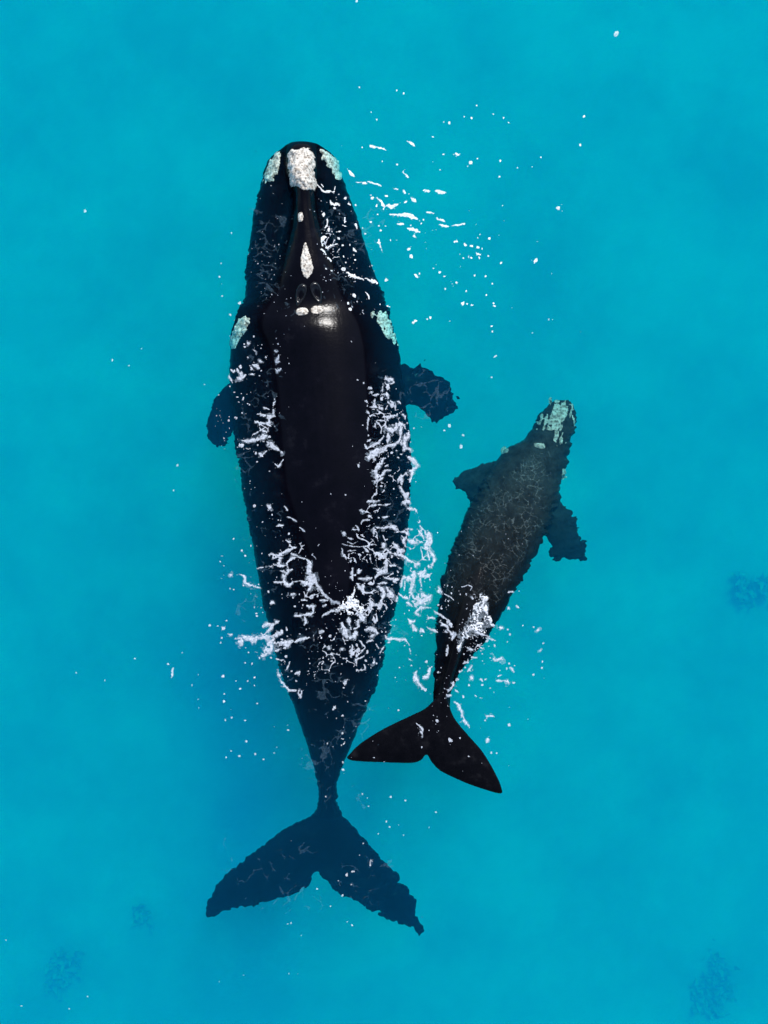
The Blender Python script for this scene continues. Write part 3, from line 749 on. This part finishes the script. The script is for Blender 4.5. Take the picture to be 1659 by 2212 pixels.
def foam_field(keys, fat=1.0, seed=0, flecks=(), lace=0.0, spray=True, hole=21.0, nets=(), dots=True):
    """how far inside the foam or painted light each grid point lies, in metres"""
    F = np.full((NY, NX), -1.0, np.float32)
    rng = random.Random(100 + seed)
    def dab(pts, w, rough):
        P = np.array(pts)
        pad = 2.2 * w + 0.06
        i0, i1 = np.searchsorted(gx, [P[:, 0].min() - pad, P[:, 0].max() + pad])
        j0, j1 = np.searchsorted(gy, [P[:, 1].min() - pad, P[:, 1].max() + pad])
        if i1 - i0 < 2 or j1 - j0 < 2:
            return
        X, Y = np.meshgrid(gx[i0:i1], gy[j0:j1])
        n1 = vnoise(X * 11, Y * 11, seed + 1); n2 = vnoise(X * 11, Y * 11, seed + 2)
        m1 = vnoise(X * 30, Y * 30, seed + 3); m2 = vnoise(X * 30, Y * 30, seed + 4)
        r = min(rough, 0.05)
        Xw, Yw = X + r * (0.75 * n1 + 0.5 * m1), Y + r * (0.75 * n2 + 0.5 * m2)
        d = np.full(X.shape, 1e9); tap = 1.0
        if len(P) == 1:
            e = 0.75 + 0.5 * rng.random(); a = rng.random() * 3.14
            u = (Xw - P[0, 0]) * math.cos(a) + (Yw - P[0, 1]) * math.sin(a)
            v = -(Xw - P[0, 0]) * math.sin(a) + (Yw - P[0, 1]) * math.cos(a)
            d = np.hypot(u * e, v / e)
        if len(P) > 1:
            ln = np.hypot(*(P[1:] - P[:-1]).T); cum = np.concatenate([[0], np.cumsum(ln)]); tot = max(cum[-1], 1e-6)
            along = np.zeros(X.shape)
            for q, (a, b) in enumerate(zip(P[:-1], P[1:])):
                s = b - a
                t = np.clip(((Xw - a[0]) * s[0] + (Yw - a[1]) * s[1]) / max(s @ s, 1e-9), 0, 1)
                e = np.hypot(Xw - a[0] - t * s[0], Yw - a[1] - t * s[1])
                m = e < d
                d = np.where(m, e, d); along = np.where(m, (cum[q] + t * ln[q]) / tot, along)
            if tot > 2.5 * w:
                tap = 0.45 + 0.65 * np.sqrt(np.clip(np.sin(np.pi * along), 0, 1))
        k = 1.0 if len(P) > 1 else 0.4
        wloc = w * tap * np.clip(1.05 + k * (0.6 * vnoise(X * 9 + 3, Y * 9, seed + 7) + 0.5 * m1), 0.34, 2)
        f = wloc - d
        if w > 0.045:                       # thick foam is riddled with small holes
            f = f - lace * np.clip(vnoise(X * hole, Y * hole, seed + 9) - 0.15, 0, 1)
        F[j0:j1, i0:i1] = np.maximum(F[j0:j1, i0:i1], f)
    for k in keys:
        (ox, oy, sc), strokes = SURVEY[k]
        for p, w in strokes:
            p = np.array(p, float).reshape(-1, 2)
            if len(p) == 1 and not dots:
                continue
            q = [wxy((ox + a * sc) / 1.38866, (oy + b * sc) / 1.38866) for a, b in p]
            hw = w * sc / 1.38866 * M * fat
            dab(q, hw, hw * (1.0 if len(p) > 1 else 0.45))
            if spray and (len(p) > 1 or hw > 0.03):         # loose bubbles along the rim
                for _ in range(rng.randrange(2, 5 + len(p))):
                    a, b = rng.choice(q), rng.choice(q)
                    t = rng.random()
                    e = hw * rng.uniform(0.9, 2.6); th = rng.random() * 6.283
                    dab([(a[0] + (b[0] - a[0]) * t + e * math.cos(th), a[1] + (b[1] - a[1]) * t + e * math.sin(th))], rng.uniform(.004, .009), .005)
    for (x0, x1, y0, y1, fa, fb, wd, gate) in nets:        # lace: threads between bursting bubble cells; also draws the painted ripple light
        (wx0, wy1), (wx1, wy0) = wxy(x0, y0), wxy(x1, y1)
        i0, i1 = np.searchsorted(gx, [wx0, wx1]); j0, j1 = np.searchsorted(gy, [wy0, wy1])
        X, Y = np.meshgrid(gx[i0:i1], gy[j0:j1])
        a = X + .10 * vnoise(X * 3.3, Y * 3.3, seed + 61) + .04 * vnoise(X * 10, Y * 10, seed + 62)
        b = Y + .10 * vnoise(X * 3.3, Y * 3.3, seed + 63) + .04 * vnoise(X * 10, Y * 10, seed + 64)
        rim = np.minimum(np.minimum(X - wx0, wx1 - X) / (wx1 - wx0), np.minimum(Y - wy0, wy1 - Y) / (wy1 - wy0)) * 5
        g = gate + .8 * vnoise(X * 2.6, Y * 2.6, seed + 65) + .7 * vnoise(X * 8, Y * 8, seed + 66) - np.clip(1 - rim, 0, 1)
        f = (wd * np.clip(g, 0, 1.3) - net(a * fa, b * fb, seed + 67)) / max(fa, fb)
        F[j0:j1, i0:i1] = np.maximum(F[j0:j1, i0:i1], f)
    for (x0, x1, y0, y1, n, r0, r1) in flecks:
        for _ in range(n):
            x, y = wxy((x0 + x1) / 2 + rng.gauss(0, .32) * (x1 - x0), (y0 + y1) / 2 + rng.gauss(0, .33) * (y1 - y0))
            r = 0.8 * (r0 + (r1 - r0) * rng.random() ** 2.5)
            if rng.random() < 0.12:
                a = rng.random() * 6.28
                dab([(x, y), (x + 2.5 * r * math.cos(a), y + 2.5 * r * math.sin(a))], r * 0.8, r)
            else:
                dab([(x, y)], r, r * 0.6)
    return F

XX, YY = np.meshgrid(gx, gy)

def foam_object(name, F, label, mat, lift, dome, seed, kind='stuff'):  # also builds the painted sun glints and ripple light
    def zf(x, y, f):
        z = np.nan_to_num(drop(x, y), nan=-9.0)
        top = np.maximum(z, 0.0)
        return top + lift + dome * np.clip(f / 0.05, 0, 1) ** 0.6 * (0.75 + 0.5 * vnoise(x * 25, y * 25, seed))
    me = patch_mesh(name, XX, YY, F, zf)
    o = link(name, me, mat)
    return tag(o, label, 'foam', None, kind)

FL_ADULT = [(540, 640, 420, 700, 90, .006, .010), (690, 820, 400, 720, 170, .006, .010), (505, 610, 740, 1400, 170, .006, .010), (780, 880, 800, 1450, 200, .006, .010), (620, 830, 1320, 1560, 130, .006, .010),  # this row: sun sparkle on the flanks, painted as tiny white flecks
            (500, 620, 740, 1000, 70, .006, .017), (520, 640, 1000, 1420, 110, .006, .017), (790, 880, 800, 1120, 70, .006, .016), (740, 870, 1120, 1450, 150, .006, .018), (620, 820, 1300, 1470, 170, .006, .017), (455, 505, 860, 960, 40, .006, .014),
            (690, 760, 400, 690, 120, .006, .017), (760, 820, 560, 700, 40, .006, .015), (545, 630, 500, 690, 70, .006, .014), (575, 640, 400, 520, 25, .006, .012), (600, 690, 870, 1150, 22, .005, .010), (600, 800, 1450, 1750, 40, .005, .012), (600, 720, 1180, 1300, 30, .006, .014)]
NETS_ADULT = [(785, 895, 830, 1130, 5, 6, .10, .08), (735, 890, 1110, 1460, 5.5, 8, .11, .08), (560, 720, 1150, 1330, 4.5, 5, .09, .0), (520, 625, 860, 1010, 4.5, 5, .09, -.05), (650, 810, 1290, 1470, 7, 8, .13, .1), (520, 640, 1340, 1440, 6, 7, .10, .0),
              (685, 745, 390, 560, 8, 8, .12, .15), (740, 815, 560, 700, 6, 6, .09, -.05), (860, 950, 1110, 1330, 4.5, 4.5, .10, .05)]
NETS_CALF = [(940, 1010, 1250, 1400, 8, 9, .12, .1), (985, 1065, 1270, 1440, 9, 10, .16, .25), (990, 1130, 1420, 1560, 6, 7, .08, -.2), (880, 1060, 1540, 1690, 7, 11, .06, -.2)]
FL_CALF = [(945, 1060, 1230, 1420, 130, .005, .013), (985, 1060, 1330, 1440, 110, .006, .015), (935, 985, 1440, 1560, 50, .005, .013), (880, 1060, 1530, 1700, 45, .004, .010), (985, 1180, 1400, 1600, 60, .004, .010), (1000, 1150, 1080, 1250, 60, .004, .010)]
FL_SEA = [(760, 1080, 380, 690, 110, .005, .013), (470, 560, 1150, 1450, 30, .005, .010), (380, 560, 1430, 1640, 30, .004, .009), (770, 960, 1880, 2050, 25, .004, .008), (880, 1000, 1640, 1860, 30, .004, .008), (860, 960, 1100, 1420, 70, .005, .012), (480, 530, 600, 780, 30, .005, .012)]
foam_object('sea_foam_and_glints', foam_field('ABCDEF', 0.84, 1, FL_ADULT, 0.04, nets=NETS_ADULT), 'white lacy foam, with painted sun glints, washing over the flanks of the adult whale', MAT['foam'], .006, .007, 5)
foam_object('sea_foam_and_glints', foam_field(['G', 'J'], 0.84, 2, FL_CALF, 0.04, nets=NETS_CALF), 'white foam and flecks around the tail of the whale calf', MAT['foam'], .009, .006, 6)
foam_object('sea_foam_and_glints', foam_field(['H', 'HW', 'I'], 0.86, 3, FL_SEA[:1] + FL_SEA[5:], 0.04), 'bright foam flecks and painted sun glints scattered over the water beside the head of the adult whale', MAT['fleck'], .012, .006, 7)
foam_object('sea_foam_and_glints', foam_field(['K', 'T', 'Z'], 0.8, 6, FL_SEA[1:5], 0.0), 'thin bluish foam specks drifting around the tail of the adult whale', MAT['thin_foam'], .015, .005, 10)
foam_object('splash', foam_field(['SPLASH'], 1.2, 4, [], 0.12, hole=40), 'bright white splash at the hind end of the bare back of the adult whale', MAT['splash'], .02, .035, 8)
foam_object('splash', foam_field(['SPLASH2'], 1.05, 5, [], 0.34, hole=42), 'bright white splash beside the tail stock of the whale calf', MAT['splash'], .02, .025, 9)

# the dissolving fringe of the foam, and water ripple light on the flanks, painted as faint threads
foam_object('foam_light_film', foam_field('ABCDEF', 1.5, 1, [], 0.0, False, dots=False), 'translucent fringe of dissolving foam around the white foam on the adult whale', MAT['haze_foam'], .003, .001, 11)
foam_object('foam_light_film', foam_field(['G', 'J', 'SPLASH2'], 1.45, 2, [], 0.0, False, dots=False), 'translucent fringe of dissolving foam around the tail of the whale calf', MAT['haze_foam'], .0045, .001, 12)
RIPPLES = [(535, 640, 400, 720, 4, 7, .16, .25), (690, 835, 400, 720, 4, 7, .18, .35), (500, 625, 720, 1400, 3.5, 6, .15, .2), (785, 885, 760, 1450, 3.5, 7, .16, .25), (610, 830, 1330, 1640, 3.5, 6, .15, .2), (640, 790, 1560, 1760, 5, 4, .14, .15),
           (450, 900, 1780, 2000, 4, 4, .12, -.05), (860, 985, 790, 915, 5, 4, .14, .15)]
foam_object('foam_light_film', foam_field([], 1.0, 8, [], 0.0, False, nets=RIPPLES), 'painted ripple light in faint threads over the submerged flanks of the adult whale', MAT['ripple_film'], .0015, .0005, 13)

# net of caustic light on the back of the calf, painted as pale threads
def calf_caustics():
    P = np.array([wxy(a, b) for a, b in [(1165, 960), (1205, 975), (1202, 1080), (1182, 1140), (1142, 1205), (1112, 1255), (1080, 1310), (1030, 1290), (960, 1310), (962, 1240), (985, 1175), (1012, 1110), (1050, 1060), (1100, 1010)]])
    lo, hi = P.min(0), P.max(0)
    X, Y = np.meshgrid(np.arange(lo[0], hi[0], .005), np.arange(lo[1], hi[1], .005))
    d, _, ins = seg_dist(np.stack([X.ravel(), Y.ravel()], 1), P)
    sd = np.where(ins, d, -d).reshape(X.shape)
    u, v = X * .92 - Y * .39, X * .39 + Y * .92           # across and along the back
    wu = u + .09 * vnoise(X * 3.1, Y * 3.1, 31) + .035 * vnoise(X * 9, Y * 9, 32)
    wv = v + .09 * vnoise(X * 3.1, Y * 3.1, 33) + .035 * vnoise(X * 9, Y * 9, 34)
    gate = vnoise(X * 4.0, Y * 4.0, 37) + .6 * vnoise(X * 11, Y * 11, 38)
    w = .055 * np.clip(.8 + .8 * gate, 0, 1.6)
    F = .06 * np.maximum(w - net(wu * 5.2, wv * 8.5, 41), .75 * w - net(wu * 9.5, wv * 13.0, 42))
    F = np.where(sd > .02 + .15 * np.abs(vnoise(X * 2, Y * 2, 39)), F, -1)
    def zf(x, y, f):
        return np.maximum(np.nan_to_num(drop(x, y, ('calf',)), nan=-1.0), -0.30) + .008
    return tag(link('foam_light_film', patch_mesh('foam_light_film', X, Y, F, zf), MAT['film']), 'painted web of caustic light over the back of the whale calf', 'foam', None, 'stuff')
calf_caustics()

# ---------------------------------------------------------------- seaweed clumps on the sand
def seaweed(cx, cy, r, n, seed, label):
    rng = random.Random(seed)
    zb = -11.6
    x0, y0 = wxy(cx, cy, zb)
    V, Fq = [], []
    tufts = [(rng.gauss(0, .4) * r, rng.gauss(0, .5) * r, rng.uniform(.15, .3) * r) for _ in range(7)]
    for _ in range(n):
        c = rng.choice(tufts)
        x, y = x0 + c[0] + rng.gauss(0, c[2]), y0 + c[1] + rng.gauss(0, c[2] * 1.5)
        z = -11.8 + 0.06 * max(-14, min(14, y)) - 0.2
        L_, w, t = rng.uniform(.12, .35), rng.uniform(.06, .14), rng.random() * 6.283
        ln = rng.uniform(.2, .9)
        dx, dy = math.cos(t), math.sin(t)
        b = len(V)
        for k in range(4):
            s = k / 3
            ww = w * (1 - .8 * s * s)
            px, py, pz = x + dx * ln * L_ * s * s, y + dy * ln * L_ * s * s, z + .2 + L_ * s
            V += [(px - dy * ww, py + dx * ww, pz), (px + dy * ww, py - dx * ww, pz)]
        for k in range(3):
            Fq.append((b + 2 * k, b + 2 * k + 1, b + 2 * k + 3, b + 2 * k + 2))
    o = link('seaweed', mesh_np('seaweed', V, Fq), MAT['weed'])
    return tag(o, label, 'seaweed', 'seaweed clumps on the sand')
seaweed(112, 2120, .55, 120, 1, 'faint seaweed clump on the sand by the lower left corner')
seaweed(1625, 1275, .50, 110, 2, 'faint seaweed clump on the sand by the edge level with the tail of the calf')
seaweed(1555, 2170, .6, 300, 3, 'wide faint seaweed bed on the sand in the lower right corner')
seaweed(290, 1995, .30, 45, 4, 'small faint seaweed tuft between the tail of the adult and the corner clump')
